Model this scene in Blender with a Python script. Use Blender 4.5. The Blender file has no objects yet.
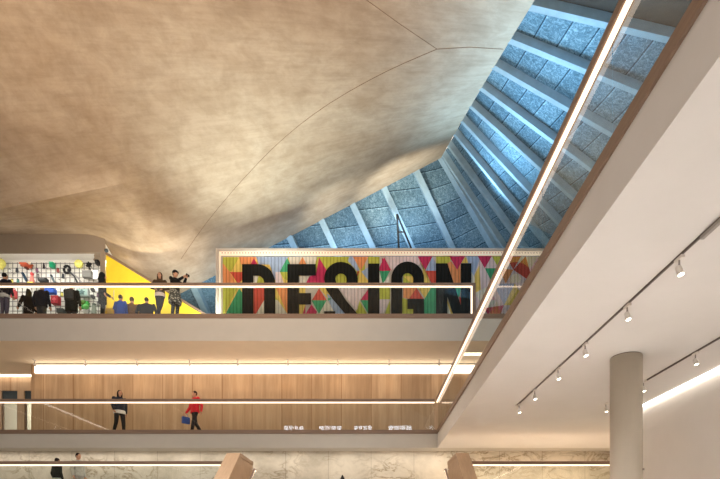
import bpy, bmesh, math, random
from mathutils import Vector, Matrix, noise
random.seed(7)
S = bpy.context.scene
COL = S.collection
PI = math.pi
F, CX, CY, EYE = 480.0, 371.0, 540.0, 1.6      # lens in pixels, principal point, eye height

def W(px, py, d):
    return Vector(((px - CX) / F * d, d, EYE + (CY - py) / F * d))

# ------------------------------------------------------------------ materials
def lin(c):
    return tuple(((v / 255) / 12.92 if v / 255 <= .04045 else ((v / 255 + .055) / 1.055) ** 2.4) for v in c) + (1,)

MATS = {}
def mat(name, rgb, rough=.6, metal=0.0, noise_amt=0.0, scale=4.0, stretch=(1, 1, 1), bump=0.0, spec=.3, detail=6):
    if name in MATS: return MATS[name]
    m = bpy.data.materials.new(name); m.use_nodes = True
    nt = m.node_tree; b = nt.nodes['Principled BSDF']
    b.inputs['Base Color'].default_value = lin(rgb)
    b.inputs['Roughness'].default_value = rough
    b.inputs['Metallic'].default_value = metal
    b.inputs['Specular IOR Level'].default_value = spec
    if noise_amt or bump:
        tc = nt.nodes.new('ShaderNodeTexCoord'); mp = nt.nodes.new('ShaderNodeMapping')
        mp.inputs['Scale'].default_value = stretch
        nz = nt.nodes.new('ShaderNodeTexNoise'); nz.inputs['Scale'].default_value = scale
        nz.inputs['Detail'].default_value = detail; nz.inputs['Roughness'].default_value = .62
        nt.links.new(tc.outputs['Object'], mp.inputs['Vector']); nt.links.new(mp.outputs['Vector'], nz.inputs['Vector'])
        if noise_amt:
            r = nt.nodes.new('ShaderNodeValToRGB')
            c = lin(rgb)
            r.color_ramp.elements[0].color = tuple(v * (1 - noise_amt) for v in c[:3]) + (1,)
            r.color_ramp.elements[1].color = tuple(min(1, v * (1 + noise_amt)) for v in c[:3]) + (1,)
            r.color_ramp.elements[0].position = .3; r.color_ramp.elements[1].position = .7
            nt.links.new(nz.outputs['Fac'], r.inputs['Fac']); nt.links.new(r.outputs['Color'], b.inputs['Base Color'])
        if bump:
            bp = nt.nodes.new('ShaderNodeBump'); bp.inputs['Strength'].default_value = bump; bp.inputs['Distance'].default_value = .02
            nt.links.new(nz.outputs['Fac'], bp.inputs['Height']); nt.links.new(bp.outputs['Normal'], b.inputs['Normal'])
    MATS[name] = m
    return m

def emit(name, rgb, strength):
    if name in MATS: return MATS[name]
    m = bpy.data.materials.new(name); m.use_nodes = True
    nt = m.node_tree; b = nt.nodes['Principled BSDF']
    b.inputs['Base Color'].default_value = lin(rgb)
    b.inputs['Emission Color'].default_value = lin(rgb)
    b.inputs['Emission Strength'].default_value = strength
    MATS[name] = m
    return m

def glass_mat():
    m = bpy.data.materials.new('clear_glass'); m.use_nodes = True
    nt = m.node_tree; nt.nodes.clear()
    out = nt.nodes.new('ShaderNodeOutputMaterial'); mix = nt.nodes.new('ShaderNodeMixShader')
    tr = nt.nodes.new('ShaderNodeBsdfTransparent'); tr.inputs['Color'].default_value = (.95, .975, .965, 1)
    gl = nt.nodes.new('ShaderNodeBsdfGlossy'); gl.inputs['Roughness'].default_value = 0.0
    fr = nt.nodes.new('ShaderNodeFresnel'); fr.inputs['IOR'].default_value = 1.5
    ge = nt.nodes.new('ShaderNodeNewGeometry')
    inv = nt.nodes.new('ShaderNodeMath'); inv.operation = 'SUBTRACT'; inv.inputs[0].default_value = 1.0
    mu = nt.nodes.new('ShaderNodeMath'); mu.operation = 'MULTIPLY'
    m2 = nt.nodes.new('ShaderNodeMath'); m2.operation = 'MULTIPLY'; m2.inputs[1].default_value = 1.1; m2.use_clamp = True
    nt.links.new(ge.outputs['Backfacing'], inv.inputs[1])
    nt.links.new(inv.outputs[0], mu.inputs[0]); nt.links.new(fr.outputs[0], mu.inputs[1])
    nt.links.new(mu.outputs[0], m2.inputs[0])
    nt.links.new(m2.outputs[0], mix.inputs[0]); nt.links.new(tr.outputs[0], mix.inputs[1]); nt.links.new(gl.outputs[0], mix.inputs[2])
    nt.links.new(mix.outputs[0], out.inputs[0])
    return m

def nodes_mat(name, rough, build, spec=.3):
    """build(nt, texcoord) -> (color socket, height socket or None, bump strength)"""
    m = bpy.data.materials.new(name); m.use_nodes = True
    nt = m.node_tree; b = nt.nodes['Principled BSDF']; b.inputs['Roughness'].default_value = rough
    b.inputs['Specular IOR Level'].default_value = spec
    tc = nt.nodes.new('ShaderNodeTexCoord')
    c, h, st = build(nt, tc)
    nt.links.new(c, b.inputs['Base Color'])
    if h:
        bp = nt.nodes.new('ShaderNodeBump'); bp.inputs['Strength'].default_value = st; bp.inputs['Distance'].default_value = .03
        nt.links.new(h, bp.inputs['Height']); nt.links.new(bp.outputs['Normal'], b.inputs['Normal'])
    return m

def ramp(nt, src, stops):
    r = nt.nodes.new('ShaderNodeValToRGB')
    el = r.color_ramp.elements
    while len(el) < len(stops): el.new(.5)
    for e, (p, c) in zip(el, stops): e.position = p; e.color = lin(c)
    nt.links.new(src, r.inputs['Fac']); return r.outputs['Color']
def nz(nt, vec, scale, detail=6, rough=.6, dist=0):
    n = nt.nodes.new('ShaderNodeTexNoise'); n.inputs['Scale'].default_value = scale
    n.inputs['Detail'].default_value = detail; n.inputs['Roughness'].default_value = rough; n.inputs['Distortion'].default_value = dist
    nt.links.new(vec, n.inputs['Vector']); return n.outputs['Fac']
def mapping(nt, vec, scale=(1, 1, 1), rot=(0, 0, 0)):
    n = nt.nodes.new('ShaderNodeMapping'); n.inputs['Scale'].default_value = scale; n.inputs['Rotation'].default_value = rot
    nt.links.new(vec, n.inputs['Vector']); return n.outputs['Vector']
def mixc(nt, a, b, fac, mode='MULTIPLY'):
    n = nt.nodes.new('ShaderNodeMix'); n.data_type = 'RGBA'; n.blend_type = mode
    if isinstance(fac, float): n.inputs['Factor'].default_value = fac
    else: nt.links.new(fac, n.inputs['Factor'])
    for s, v in ((n.inputs[6], a), (n.inputs[7], b)):
        if isinstance(v, tuple): s.default_value = v
        else: nt.links.new(v, s)
    return n.outputs[2]
def math_n(nt, op, a, b=None):
    n = nt.nodes.new('ShaderNodeMath'); n.operation = op
    for i, v in enumerate((a, b)):
        if v is None: continue
        if isinstance(v, (int, float)): n.inputs[i].default_value = v
        else: nt.links.new(v, n.inputs[i])
    return n.outputs[0]
def sep(nt, vec):
    n = nt.nodes.new('ShaderNodeSeparateXYZ'); nt.links.new(vec, n.inputs[0]); return n.outputs

def shell_build(nt, tc):
    v = tc.outputs['Object']
    big = nz(nt, v, .3, 5, .6, .6)
    c = ramp(nt, big, [(.28, (166, 147, 127)), (.5, (180, 162, 141)), (.72, (192, 177, 158))])
    st = nz(nt, mapping(nt, v, (.5, 5, 1), (0, 0, .5)), 1.3, 7, .7)
    c2 = ramp(nt, st, [(.3, (222, 220, 218)), (.55, (255, 255, 255))])
    fine = nz(nt, v, 1.6, 9, .7, .25)
    c3 = ramp(nt, fine, [(.36, (224, 220, 215)), (.6, (255, 255, 255))])
    o = mixc(nt, mixc(nt, c, c2, .5), c3, .8)
    return o, fine, .06
def marble_build(nt, tc):
    v = tc.outputs['Object']
    base = nz(nt, v, .9, 7, .65, .3)
    c = ramp(nt, base, [(.32, (176, 167, 150)), (.5, (200, 191, 174)), (.68, (216, 207, 190))])
    w = nz(nt, mapping(nt, v, (1.0, 1, 1.7), (0, .7, 0)), 1.3, 7, .6, .9)
    a = math_n(nt, 'ABSOLUTE', math_n(nt, 'SUBTRACT', w, .5))
    vein = ramp(nt, a, [(0.0, (176, 166, 152)), (.02, (228, 224, 216)), (.06, (255, 255, 255))])
    msk = ramp(nt, nz(nt, v, .55, 3, .5, 0), [(.42, (0, 0, 0)), (.6, (255, 255, 255))])
    vein = mixc(nt, (1, 1, 1, 1), vein, msk, 'MIX')
    xs = sep(nt, v)
    j = math_n(nt, 'LESS_THAN', math_n(nt, 'FRACT', math_n(nt, 'DIVIDE', xs[0], 1.55)), .008)
    o = mixc(nt, c, vein, 1.0)
    return mixc(nt, o, (.55, .52, .47, 1), j), None, 0
def oak_build(nt, tc):
    v = tc.outputs['Object']
    xs = sep(nt, v)
    plank = math_n(nt, 'FLOOR', math_n(nt, 'DIVIDE', xs[0], 1.18))
    wn = nt.nodes.new('ShaderNodeTexWhiteNoise'); wn.noise_dimensions = '1D'; nt.links.new(plank, wn.inputs['W'])
    strip = math_n(nt, 'FLOOR', math_n(nt, 'DIVIDE', xs[0], .148))
    wn2 = nt.nodes.new('ShaderNodeTexWhiteNoise'); wn2.noise_dimensions = '1D'; nt.links.new(strip, wn2.inputs['W'])
    c = ramp(nt, nz(nt, mapping(nt, v, (9, 9, .7)), 1.4, 6, .6), [(.3, (184, 156, 126)), (.7, (204, 176, 146))])
    tone = ramp(nt, wn.outputs['Value'], [(0, (236, 232, 226)), (1, (255, 255, 255))])
    tone2 = ramp(nt, wn2.outputs['Value'], [(0, (238, 232, 226)), (1, (255, 255, 255))])
    j = math_n(nt, 'LESS_THAN', math_n(nt, 'FRACT', math_n(nt, 'DIVIDE', xs[0], 1.18)), .022)
    o = mixc(nt, mixc(nt, c, tone, 1.0), tone2, 1.0)
    return mixc(nt, o, (.62, .5, .4, 1), j), None, 0
def panel_build(nt, tc):
    u = tc.outputs['UV']; xs = sep(nt, u)
    f1 = nz(nt, tc.outputs['Object'], 9, 8, .8, 1.5)
    c = ramp(nt, f1, [(.34, (70, 96, 110)), (.5, (106, 136, 152)), (.62, (156, 184, 198))])  # blue tint puts the cool light on the slopes into the panel colour
    blk = nt.nodes.new('ShaderNodeTexWhiteNoise'); blk.noise_dimensions = '2D'
    fl = nt.nodes.new('ShaderNodeCombineXYZ')
    nt.links.new(math_n(nt, 'FLOOR', math_n(nt, 'DIVIDE', xs[0], .62)), fl.inputs[0]); nt.links.new(math_n(nt, 'FLOOR', xs[1]), fl.inputs[1])
    nt.links.new(fl.outputs[0], blk.inputs['Vector'])
    tone = ramp(nt, blk.outputs['Value'], [(0, (205, 212, 218)), (1, (255, 255, 255))])
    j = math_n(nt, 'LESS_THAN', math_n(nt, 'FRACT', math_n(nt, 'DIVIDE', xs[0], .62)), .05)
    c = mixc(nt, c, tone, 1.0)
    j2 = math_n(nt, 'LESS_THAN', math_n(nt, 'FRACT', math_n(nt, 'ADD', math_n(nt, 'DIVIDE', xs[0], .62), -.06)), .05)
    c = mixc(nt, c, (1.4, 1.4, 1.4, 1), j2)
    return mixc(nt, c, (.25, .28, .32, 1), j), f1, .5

M = dict(
    shell=nodes_mat('board_marked_concrete', .8, shell_build, .2),
    marble=nodes_mat('veined_marble', .45, marble_build),
    oakwall=nodes_mat('oak_panelling', .5, oak_build),
    panel=nodes_mat('woodwool_panel', .9, panel_build, .1),
    glass=glass_mat(),
    beam=mat('cool_lit_concrete_beam', (152, 178, 192), .7, noise_amt=.12, scale=3, spec=.2),  # bluish base colour includes the cool light on the beams
    plaster=mat('warm_white_plaster', (212, 209, 205), .8, noise_amt=.025, scale=1.2, spec=.15),
    fascia=mat('taupe_plaster', (193, 188, 179), .8, noise_amt=.03, scale=1.5, spec=.15),
    soffit=mat('cream_plaster', (224, 210, 190), .8, noise_amt=.03, scale=1.5, spec=.15),
    bulk=mat('stone_grey_plaster', (150, 136, 120), .8, noise_amt=.04, scale=1.2, spec=.15),
    oak=mat('oak_trim', (132, 110, 94), .5, noise_amt=.15, scale=5, stretch=(.4, .4, 6)),
    oakpale=mat('oak_cladding', (172, 142, 112), .5, noise_amt=.1, scale=5, stretch=(6, .6, .6)),
    floor=mat('pale_terrazzo', (204, 200, 195), .5, noise_amt=.08, scale=12),
    seam=mat('seam_shadow_gap', (120, 96, 76), .9),
    column=mat('cast_concrete', (186, 176, 160), .6, noise_amt=.05, scale=3, stretch=(1, 1, .2)),
    led=emit('led_strip', (255, 230, 204), 1.0),
    ledwall=emit('led_cove', (255, 236, 212), 2.6),
    ledwhite=emit('led_white', (255, 246, 232), 4.0),
    lens=emit('spot_lens', (255, 246, 226), 6.0),
    metal=mat('white_metal', (212, 206, 198), .4, noise_amt=.02),
    track=mat('grey_track', (92, 84, 78), .4),
    grey=mat('grey_metal', (150, 144, 138), .45, .3),
    yellow=mat('yellow_panel', (255, 218, 60), .5, noise_amt=.06, scale=2),
    white=mat('white_laminate', (238, 236, 230), .6, noise_amt=.02),
    cream=mat('cream_frame', (196, 186, 176), .6, noise_amt=.03),
    dark=mat('dark_wall', (66, 76, 82), .8, noise_amt=.1),
    black=mat('black_satin', (22, 22, 22), .5),
)

# ------------------------------------------------------------------ mesh helpers
def NB(): return bmesh.new()
def box(bm, x0, x1, y0, y1, z0, z1, mi=0):
    vs = [bm.verts.new(p) for p in ((x0, y0, z0), (x1, y0, z0), (x1, y1, z0), (x0, y1, z0), (x0, y0, z1), (x1, y0, z1), (x1, y1, z1), (x0, y1, z1))]
    for f in ((0, 3, 2, 1), (4, 5, 6, 7), (0, 1, 5, 4), (1, 2, 6, 5), (2, 3, 7, 6), (3, 0, 4, 7)):
        bm.faces.new([vs[i] for i in f]).material_index = mi
    return bm
def prism(bm, pts, off, mi=0):
    """closed polygon of 3D points extruded by vector off"""
    off = Vector(off); a = [bm.verts.new(p) for p in pts]; b = [bm.verts.new(Vector(p) + off) for p in pts]
    n = len(pts); fs = [bm.faces.new(a), bm.faces.new(b[::-1])]
    for i in range(n): fs.append(bm.faces.new((a[i], b[i], b[(i + 1) % n], a[(i + 1) % n])))
    for f in fs: f.material_index = mi
    return bm
def frame_of(d):
    d = d.normalized(); up = Vector((0, 0, 1)) if abs(d.z) < .95 else Vector((1, 0, 0))
    a = d.cross(up).normalized(); return a, a.cross(d).normalized()
def tube(bm, pts, r, n=8, caps=True):
    pts = [Vector(p) for p in pts]; rs = r if isinstance(r, (list, tuple)) else [r] * len(pts)
    rings = []
    for i, p in enumerate(pts):
        d = (pts[min(i + 1, len(pts) - 1)] - pts[max(i - 1, 0)])
        a, b = frame_of(d)
        rings.append([bm.verts.new(p + (a * math.cos(2 * PI * k / n) + b * math.sin(2 * PI * k / n)) * rs[i]) for k in range(n)])
    for q, w in zip(rings, rings[1:]):
        for k in range(n): bm.faces.new((q[k], q[(k + 1) % n], w[(k + 1) % n], w[k]))
    if caps: bm.faces.new(rings[0][::-1]); bm.faces.new(rings[-1])
    return bm
def lathe(bm, prof, c=(0, 0, 0), n=24, axis=None):
    c = Vector(c); rings = []
    ax = Vector(axis).normalized() if axis else Vector((0, 0, 1))
    a, b = frame_of(ax)
    for r, z in prof:
        rings.append([bm.verts.new(c + ax * z + (a * math.cos(2 * PI * k / n) + b * math.sin(2 * PI * k / n)) * max(r, 1e-4)) for k in range(n)])
    for q, w in zip(rings, rings[1:]):
        for k in range(n): bm.faces.new((q[k], q[(k + 1) % n], w[(k + 1) % n], w[k]))
    bm.faces.new(rings[0][::-1]); bm.faces.new(rings[-1])
    return bm
def ball(bm, c, r, seg=12, rings=8):
    rx, ry, rz = r if isinstance(r, (tuple, list)) else (r, r, r)
    bmesh.ops.create_uvsphere(bm, u_segments=seg, v_segments=rings, radius=1, matrix=Matrix.Translation(Vector(c)) @ Matrix.Diagonal((rx, ry, rz, 1)))
    return bm

ROOTLOC = {}
def obj(name, bm, m, parent=None, loc=None, smooth=False, bevel=0):
    """link bm (world coordinates) as one mesh; loc = where its own origin stands"""
    bmesh.ops.recalc_face_normals(bm, faces=bm.faces)
    me = bpy.data.meshes.new(name)
    o = bpy.data.objects.new(name, me); COL.objects.link(o)
    L = Vector(loc) if loc is not None else Vector((0, 0, 0))
    if parent is not None:
        o.parent = parent; L = ROOTLOC[parent.name]
        ROOTLOC[o.name] = L
    else:
        o.location = L; ROOTLOC[o.name] = L
    bmesh.ops.translate(bm, verts=bm.verts, vec=-L)
    if bevel: bmesh.ops.bevel(bm, geom=bm.edges[:], offset=bevel, segments=2, affect='EDGES', profile=.5)
    if smooth:
        for f in bm.faces: f.smooth = True
    bm.to_mesh(me); bm.free()
    for x in (m if isinstance(m, (list, tuple)) else [m]): me.materials.append(x)
    return o
def tag(o, label, cat, group=None):
    o['label'] = label; o['category'] = cat
    if group: o['group'] = group
    return o
def thing(name, label, cat, loc, group=None):
    o = bpy.data.objects.new(name, None); COL.objects.link(o); o.location = loc; o.empty_display_size = .2
    ROOTLOC[o.name] = Vector(loc)
    return tag(o, label, cat, group)
def struct(name, bm, m, parent=None, **k):
    o = obj(name, bm, m, parent, **k)
    if parent is None: o['kind'] = 'structure'
    return o

# ------------------------------------------------------------------ levels
D1 = 16.78                       # the front of the rear galleries
Z1b, Z1t, Z1 = 4.82, 5.31, 5.45  # first gallery: soffit, underside of timber edge, floor
Z2b, Z2t, Z2 = 8.56, 9.345, 9.50
ZL = 2.93                        # stair landing
XR, XL = 2.32, -13.15            # edges of the right and left galleries
YW = 19.6                        # shop front / mural plane upstairs

struct('floor', box(NB(), -17, 12, -13, 17.6, -.2, 0), M['floor'])
# --- first gallery slab, U shaped: rear strip, right strip, left strip
b = NB(); box(b, -22, 12, D1, 24.5, Z1b, Z1 - .02); struct('gallery_slab', b, M['fascia'])
b = NB(); box(b, XR, 6.6, -4, D1, Z1b, Z1 - .02); struct('gallery_slab', b, M['plaster'])
b = NB(); box(b, -16.7, XL, -4, D1, Z1b, Z1 - .02); struct('gallery_slab', b, M['fascia'])
b = NB(); box(b, -22, 8, D1, 26, Z2b, Z2 - .02); s2 = struct('upper_slab', b, [M['fascia'], M['soffit']])
for p in s2.data.polygons:
    if p.normal.z < -.5: p.material_index = 1
b = NB(); box(b, -16.7, XL, -4, D1, Z2b, Z2 - .02); struct('upper_slab', b, M['fascia'])
# timber edges
def edge(name, bm): return struct(name, bm, M['oak'])
edge('trim_1', box(NB(), XL, XR - .03, D1 - .03, D1 + .12, Z1t, Z1))
edge('trim_2', box(NB(), XR - .03, XR + .12, -4, D1 + .12, Z1t, Z1))
edge('trim_3', box(NB(), XL, 7, D1 - .03, D1 + .12, Z2t, Z2))
edge('trim_4', box(NB(), XL - .12, XL + .03, -4, D1 - .03, Z1t, Z1))
edge('trim_5', box(NB(), XL - .12, XL + .03, -4, D1 - .03, Z2t, Z2))
# walls
struct('wall_rear', box(NB(), -17, 12, 17.4, 17.6, 0, Z1b), M['marble'])
struct('wall_right', box(NB(), 6.54, 6.74, -4, 12.2, 0, Z1b - .03), M['plaster'])
struct('wall_right_upper', box(NB(), 7.45, 7.6, -4, 23.4, Z1, 12.6), M['plaster'])
struct('wall_left', box(NB(), -16.9, -16.7, -13, 17.4, 0, 16), M['oakwall'])
b = NB(); box(b, 6.6, 9.2, -4, D1, Z1b, Z1 - .02); struct('gallery_slab', b, M['plaster'])
struct('wall_right_return', box(NB(), 6.54, 9.2, 12.2, 12.4, 0, Z1b - .03), M['plaster'])
struct('wall_landing_end', box(NB(), 9.0, 9.2, 12.4, 17.4, 0, Z1b), M['plaster'])
# oak wall of first gallery
struct('wall_oak', box(NB(), -13.3, 9, 19.0, 19.2, Z1 - .02, Z2b), M['oakwall'])
# lobby recess at its left end
b = NB(); box(b, -13.45, -13.3, 19.0, 20.4, Z1 - .02, Z2b); struct('wall_lobby_side', b, M['oakwall'])
b = NB()
box(b, -22, -15.72, 20.4, 20.6, Z1 - .02, Z2b)
box(b, -15.72, -13.3, 20.4, 20.6, 7.95, Z2b)
box(b, -15.03, -14.75, 20.4, 20.6, Z1 - .02, 7.95)
box(b, -13.9, -13.3, 20.4, 20.6, Z1 - .02, 7.95)
struct('wall_lobby', b, M['oakwall'])
struct('wall_lobby_rear', box(NB(), -22, -12, 22.6, 22.7, Z1 - .02, Z2b), M['plaster'])
# doors of the lobby: dark transom over a pale glazed leaf
for i, (x0, x1) in enumerate(((-15.72, -15.03), (-14.75, -13.9))):
    b = NB(); box(b, x0, x1, 20.46, 20.52, 7.55, 7.95)
    d = struct('door_%d' % (i + 1), b, M['dark'])
    b = NB(); box(b, x0 + .05, x1 - .05, 20.47, 20.5, Z1, 7.5); obj('glass_leaf', b, M['glass'], d)
    b = NB(); box(b, x0, x0 + .05, 20.45, 20.53, Z1, 7.55); box(b, x1 - .05, x1, 20.45, 20.53, Z1, 7.55); obj('door_frame', b, M['oak'], d)

# ------------------------------------------------------------------ the folded concrete roof
def hpH(X, Y):
    u, v = 22 - Y, 3.2 - X
    return 17.5 - .5 * u - .52 * v + .06 * u * v
def sst(a, b, x):
    t = max(0, min(1, (x - a) / (b - a))); return t * t * (3 - 2 * t)
YC = 16.76
def shellZ(X, Y):
    h = hpH(X, Y)
    if Y > YC:
        w = sst(.40, .60, -X / Y)
        h0 = hpH(X, YC)
        h = h * (1 - w) + (h0 + (12.5 - h0) * min(1, (Y - YC) / 2.8)) * w
    return EYE + h
def xr(Y): return 3.51 - (Y - 10.6) * .027
b = NB(); NX, NY = 70, 66
ys = [3.0 + (YC - 3.0) * j / 44 for j in range(45)] + [YC + (22 - YC) * j / 22 for j in range(1, 23)]
g = []
for Y in ys:
    row = []
    for i in range(NX + 1):
        X = -17.5 + (xr(Y) + 17.5) * i / NX
        row.append(b.verts.new((X, Y, shellZ(X, Y))))
    g.append(row)
top = []
for Y, row in zip(ys, g):
    top.append([b.verts.new((v.co.x, v.co.y, v.co.z + .22)) for v in row])
for j in range(len(ys) - 1):
    for i in range(NX):
        b.faces.new((g[j][i], g[j][i + 1], g[j + 1][i + 1], g[j + 1][i])).smooth = True
        b.faces.new((top[j][i], top[j + 1][i], top[j + 1][i + 1], top[j][i + 1])).smooth = True
for j in range(len(ys) - 1):
    b.faces.new((g[j][NX], top[j][NX], top[j + 1][NX], g[j + 1][NX])); b.faces.new((g[j][0], g[j + 1][0], top[j + 1][0], top[j][0]))
for i in range(NX):
    b.faces.new((g[-1][i], g[-1][i + 1], top[-1][i + 1], top[-1][i])); b.faces.new((g[0][i], top[0][i], top[0][i + 1], g[0][i + 1]))
b.edges.ensure_lookup_table()
for e in b.edges:
    if all(abs(v.co.y - YC) < 1e-4 for v in e.verts) and all(v.co.x < -6 for v in e.verts): e.smooth = False
from mathutils.bvhtree import BVHTree
b.normal_update(); TREE = BVHTree.FromBMesh(b)
ceil = struct('ceiling', b, M['shell'])
def hpd(px, py):
    o = Vector((0, 0, EYE)); d = (W(px, py, 1) - o).normalized()
    h = TREE.ray_cast(o, d)[0]
    return h.y if h else 22.0
def seam(pts, n=10):
    b = NB(); P = []
    for (x0, y0), (x1, y1) in zip(pts, pts[1:]):
        for k in range(n):
            t = k / n; P.append(W(x0 + (x1 - x0) * t, y0 + (y1 - y0) * t, hpd(x0 + (x1 - x0) * t, y0 + (y1 - y0) * t)))
    P.append(W(*pts[-1], hpd(*pts[-1])))
    tube(b, P, .009, 6); return obj('seam', b, M['seam'], ceil)
def smooth_pts(p, n=3):
    out = []
    for i in range(len(p) - 1):
        p0 = p[max(i - 1, 0)]; p1 = p[i]; p2 = p[i + 1]; p3 = p[min(i + 2, len(p) - 1)]
        for k in range(n):
            t = k / n
            out.append(tuple(.5 * ((2 * p1[q]) + (p2[q] - p0[q]) * t + (2 * p0[q] - 5 * p1[q] + 4 * p2[q] - p3[q]) * t * t + (-p0[q] + 3 * p1[q] - 3 * p2[q] + p3[q]) * t ** 3) for q in (0, 1)))
    return out + [p[-1]]
seam(smooth_pts([(181, 259), (207, 222), (245, 177), (285, 137), (330, 103), (385, 72), (437, 49)]), 4)
seam([(364, -2), (400, 24), (437, 49)])
seam([(437, 49), (470, 47), (503, 49)])

b = NB(); q = [Vector((-17.5, 3.02, shellZ(-17.5, 3))), Vector((xr(3), 3.02, shellZ(xr(3), 3))), Vector((xr(3), -13, 17.5)), Vector((-17.5, -13, shellZ(-17.5, 3)))]
prism(b, q, (0, 0, .2)); struct('ceiling_entrance', b, M['shell'])
# --- ribbed roof slopes
def quad_strip(bm, rows, uv):
    lay = bm.loops.layers.uv.verify()
    V = [[bm.verts.new(p) for p in r] for r in rows]
    for j in range(len(V) - 1):
        for i in range(len(V[0]) - 1):
            f = bm.faces.new((V[j][i], V[j][i + 1], V[j + 1][i + 1], V[j + 1][i]))
            for l, (jj, ii) in zip(f.loops, ((j, i), (j, i + 1), (j + 1, i + 1), (j + 1, i))): l[lay].uv = uv[jj][ii]
def beam(bm, p, q, wdir, ndir, w, h):
    """beam from p to q, its soffit through p-q, width w along wdir, depth h along ndir"""
    wd = wdir.normalized() * w; nd = ndir.normalized() * h
    c = [p, p + wd, p + wd + nd, p + nd]
    prism(bm, c, q - p)
# right slope: beams lie across the room (constant Y)
yb = [9.22 + 1.38 * k for k in range(-1, 10)] + [22.55]
def eB(Y): return Vector((xr(Y), Y, EYE + 6.5 + .5 * Y))
def vB(Y): return Vector((7.45, Y, EYE + 10.9))
roofB = None
ends = []
for Y in yb:
    p, q = eB(min(Y, 22)), vB(Y)
    if Y > 22: p = Vector((3.2, 22, EYE + 17.5))
    d = (q - p); n = Vector((-d.z, 0, d.x)).normalized()
    if n.x < 0 and n.z < 0: n = -n
    if n.z < 0: n = -n
    p2 = p - d.normalized() * .12 + n * .03
    ends.append((p2, q, n))
b = NB(); rows = []; uv = []
for k in range(len(ends) - 1):
    (p, q, n), (p1, q1, n1) = ends[k], ends[k + 1]
    for t in ([0, .25, .5, .75] if k < len(ends) - 2 else [0, .25, .5, .75, 1]):
        A = (p + n * .36).lerp(p1 + n1 * .36, t); B = (q + n * .36).lerp(q1 + n1 * .36, t)
        rows.append([A.lerp(B, s / 8) for s in range(9)]); L = (B - A).length
        uv.append([(s / 8 * L, k + t * .98) for s in range(9)])
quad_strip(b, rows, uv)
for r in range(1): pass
roofB = struct('roof_right', b, [M['panel'], mat('shaded_bay_panel', (84, 78, 72), .8, noise_amt=.15)])
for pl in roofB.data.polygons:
    if pl.center.y < 10.6: pl.material_index = 1  # nearest bay coloured darker to stand in for its lack of light
md = roofB.modifiers.new('thick', 'SOLIDIFY'); md.thickness = .12; md.offset = -1
for k, (p, q, n) in enumerate(ends[:-1]):
    b = NB(); beam(b, p, q, Vector((0, 1, 0)), n, .13, .40)
    obj('beam', b, M['beam'], roofB)
# rear slope: beams lean along the hip
eA = [(-1, 3), ]
def EA(px):   # on the shell's rear edge at Y=22
    py = 158 + (441 - px) * (248 - 158) / (441 - 270)
    return W(px, py, 22)
def VA(px): return W(px, 322, 24.2)
st = [127, 159, 191, 223, 255, 287, 319, 350, 381.5, 414, 441]
en = []
for x in st:
    p = EA(x); py = 158 + (441 - x) * 90 / 171
    q = VA(x + .47 * (322 - py))
    if x == 441: q = ends[-1][1]
    d = q - p
    n = d.cross(Vector((1, 0, 0))).normalized()
    if n.y < 0: n = -n
    en.append((p - d.normalized() * (.15 if x < 440 else .3), q, n, d))
b = NB()
for k in range(len(en) - 1):
    (p, q, n, d), (p1, q1, n1, d1) = en[k], en[k + 1]; rows = []; uv = []
    for t in (0, .25, .5, .75, 1):
        A = (p + n * .30).lerp(p1 + n1 * .30, t); B = (q + n * .30).lerp(q1 + n1 * .30, t)
        rows.append([A.lerp(B, s / 8) for s in range(9)])
        uv.append([(5.6 - rows[-1][s].z * .95 + t * .32 + k * .17, k + .01 + t * .98) for s in range(9)])
    quad_strip(b, rows, uv)
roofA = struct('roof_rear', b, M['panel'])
md = roofA.modifiers.new('thick', 'SOLIDIFY'); md.thickness = .1; md.offset = 1
for k, (p, q, n, d) in enumerate(en[:-1]):
    b = NB(); beam(b, p, q, Vector((1, 0, 0)), n, .30, .36)
    obj('beam', b, M['beam'], roofA)
# the hip beam where the slopes meet
p, q, n, d = en[-1]
b = NB(); beam(b, p - Vector((.02, .12, 0)), q - Vector((.1, .25, 0)), Vector((1, 0, 0)), n, .62, .55)
hb = struct('hip_beam', b, M['beam'])
b = NB(); beam(b, p - Vector((-.18, .2, 0)), q - Vector((-.1, .33, 0)), Vector((1, 0, 0)), n, .24, .1); obj('hip_flange', b, M['beam'], hb)
# wall behind the rear slope
struct('wall_rear_upper', box(NB(), -20, 8, 25.2, 25.4, Z2, 13.6), M['dark'])
# dark strut on the rear slope
b = NB(); P0, P1, P2 = W(397, 214, 21.6), W(412, 250, 22.3), W(399, 250, 22.3)
tube(b, [P0, P1], .045, 6); tube(b, [P0, P2], .045, 6); tube(b, [W(398, 232, 21.95), W(405, 232, 21.95)], .03, 6)
b2 = NB(); box(b2, P2.x - .1, P1.x + .15, 22.2, 22.4, P1.z - .12, P1.z)
t = thing('steel_bracket', 'black triangular steel bracket against the blue rear roof slope', 'bracket', (P2.x, 22.3, P1.z - .12))
obj('strut', b, M['black'], t); obj('foot_plate', b2, M['black'], t)

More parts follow.
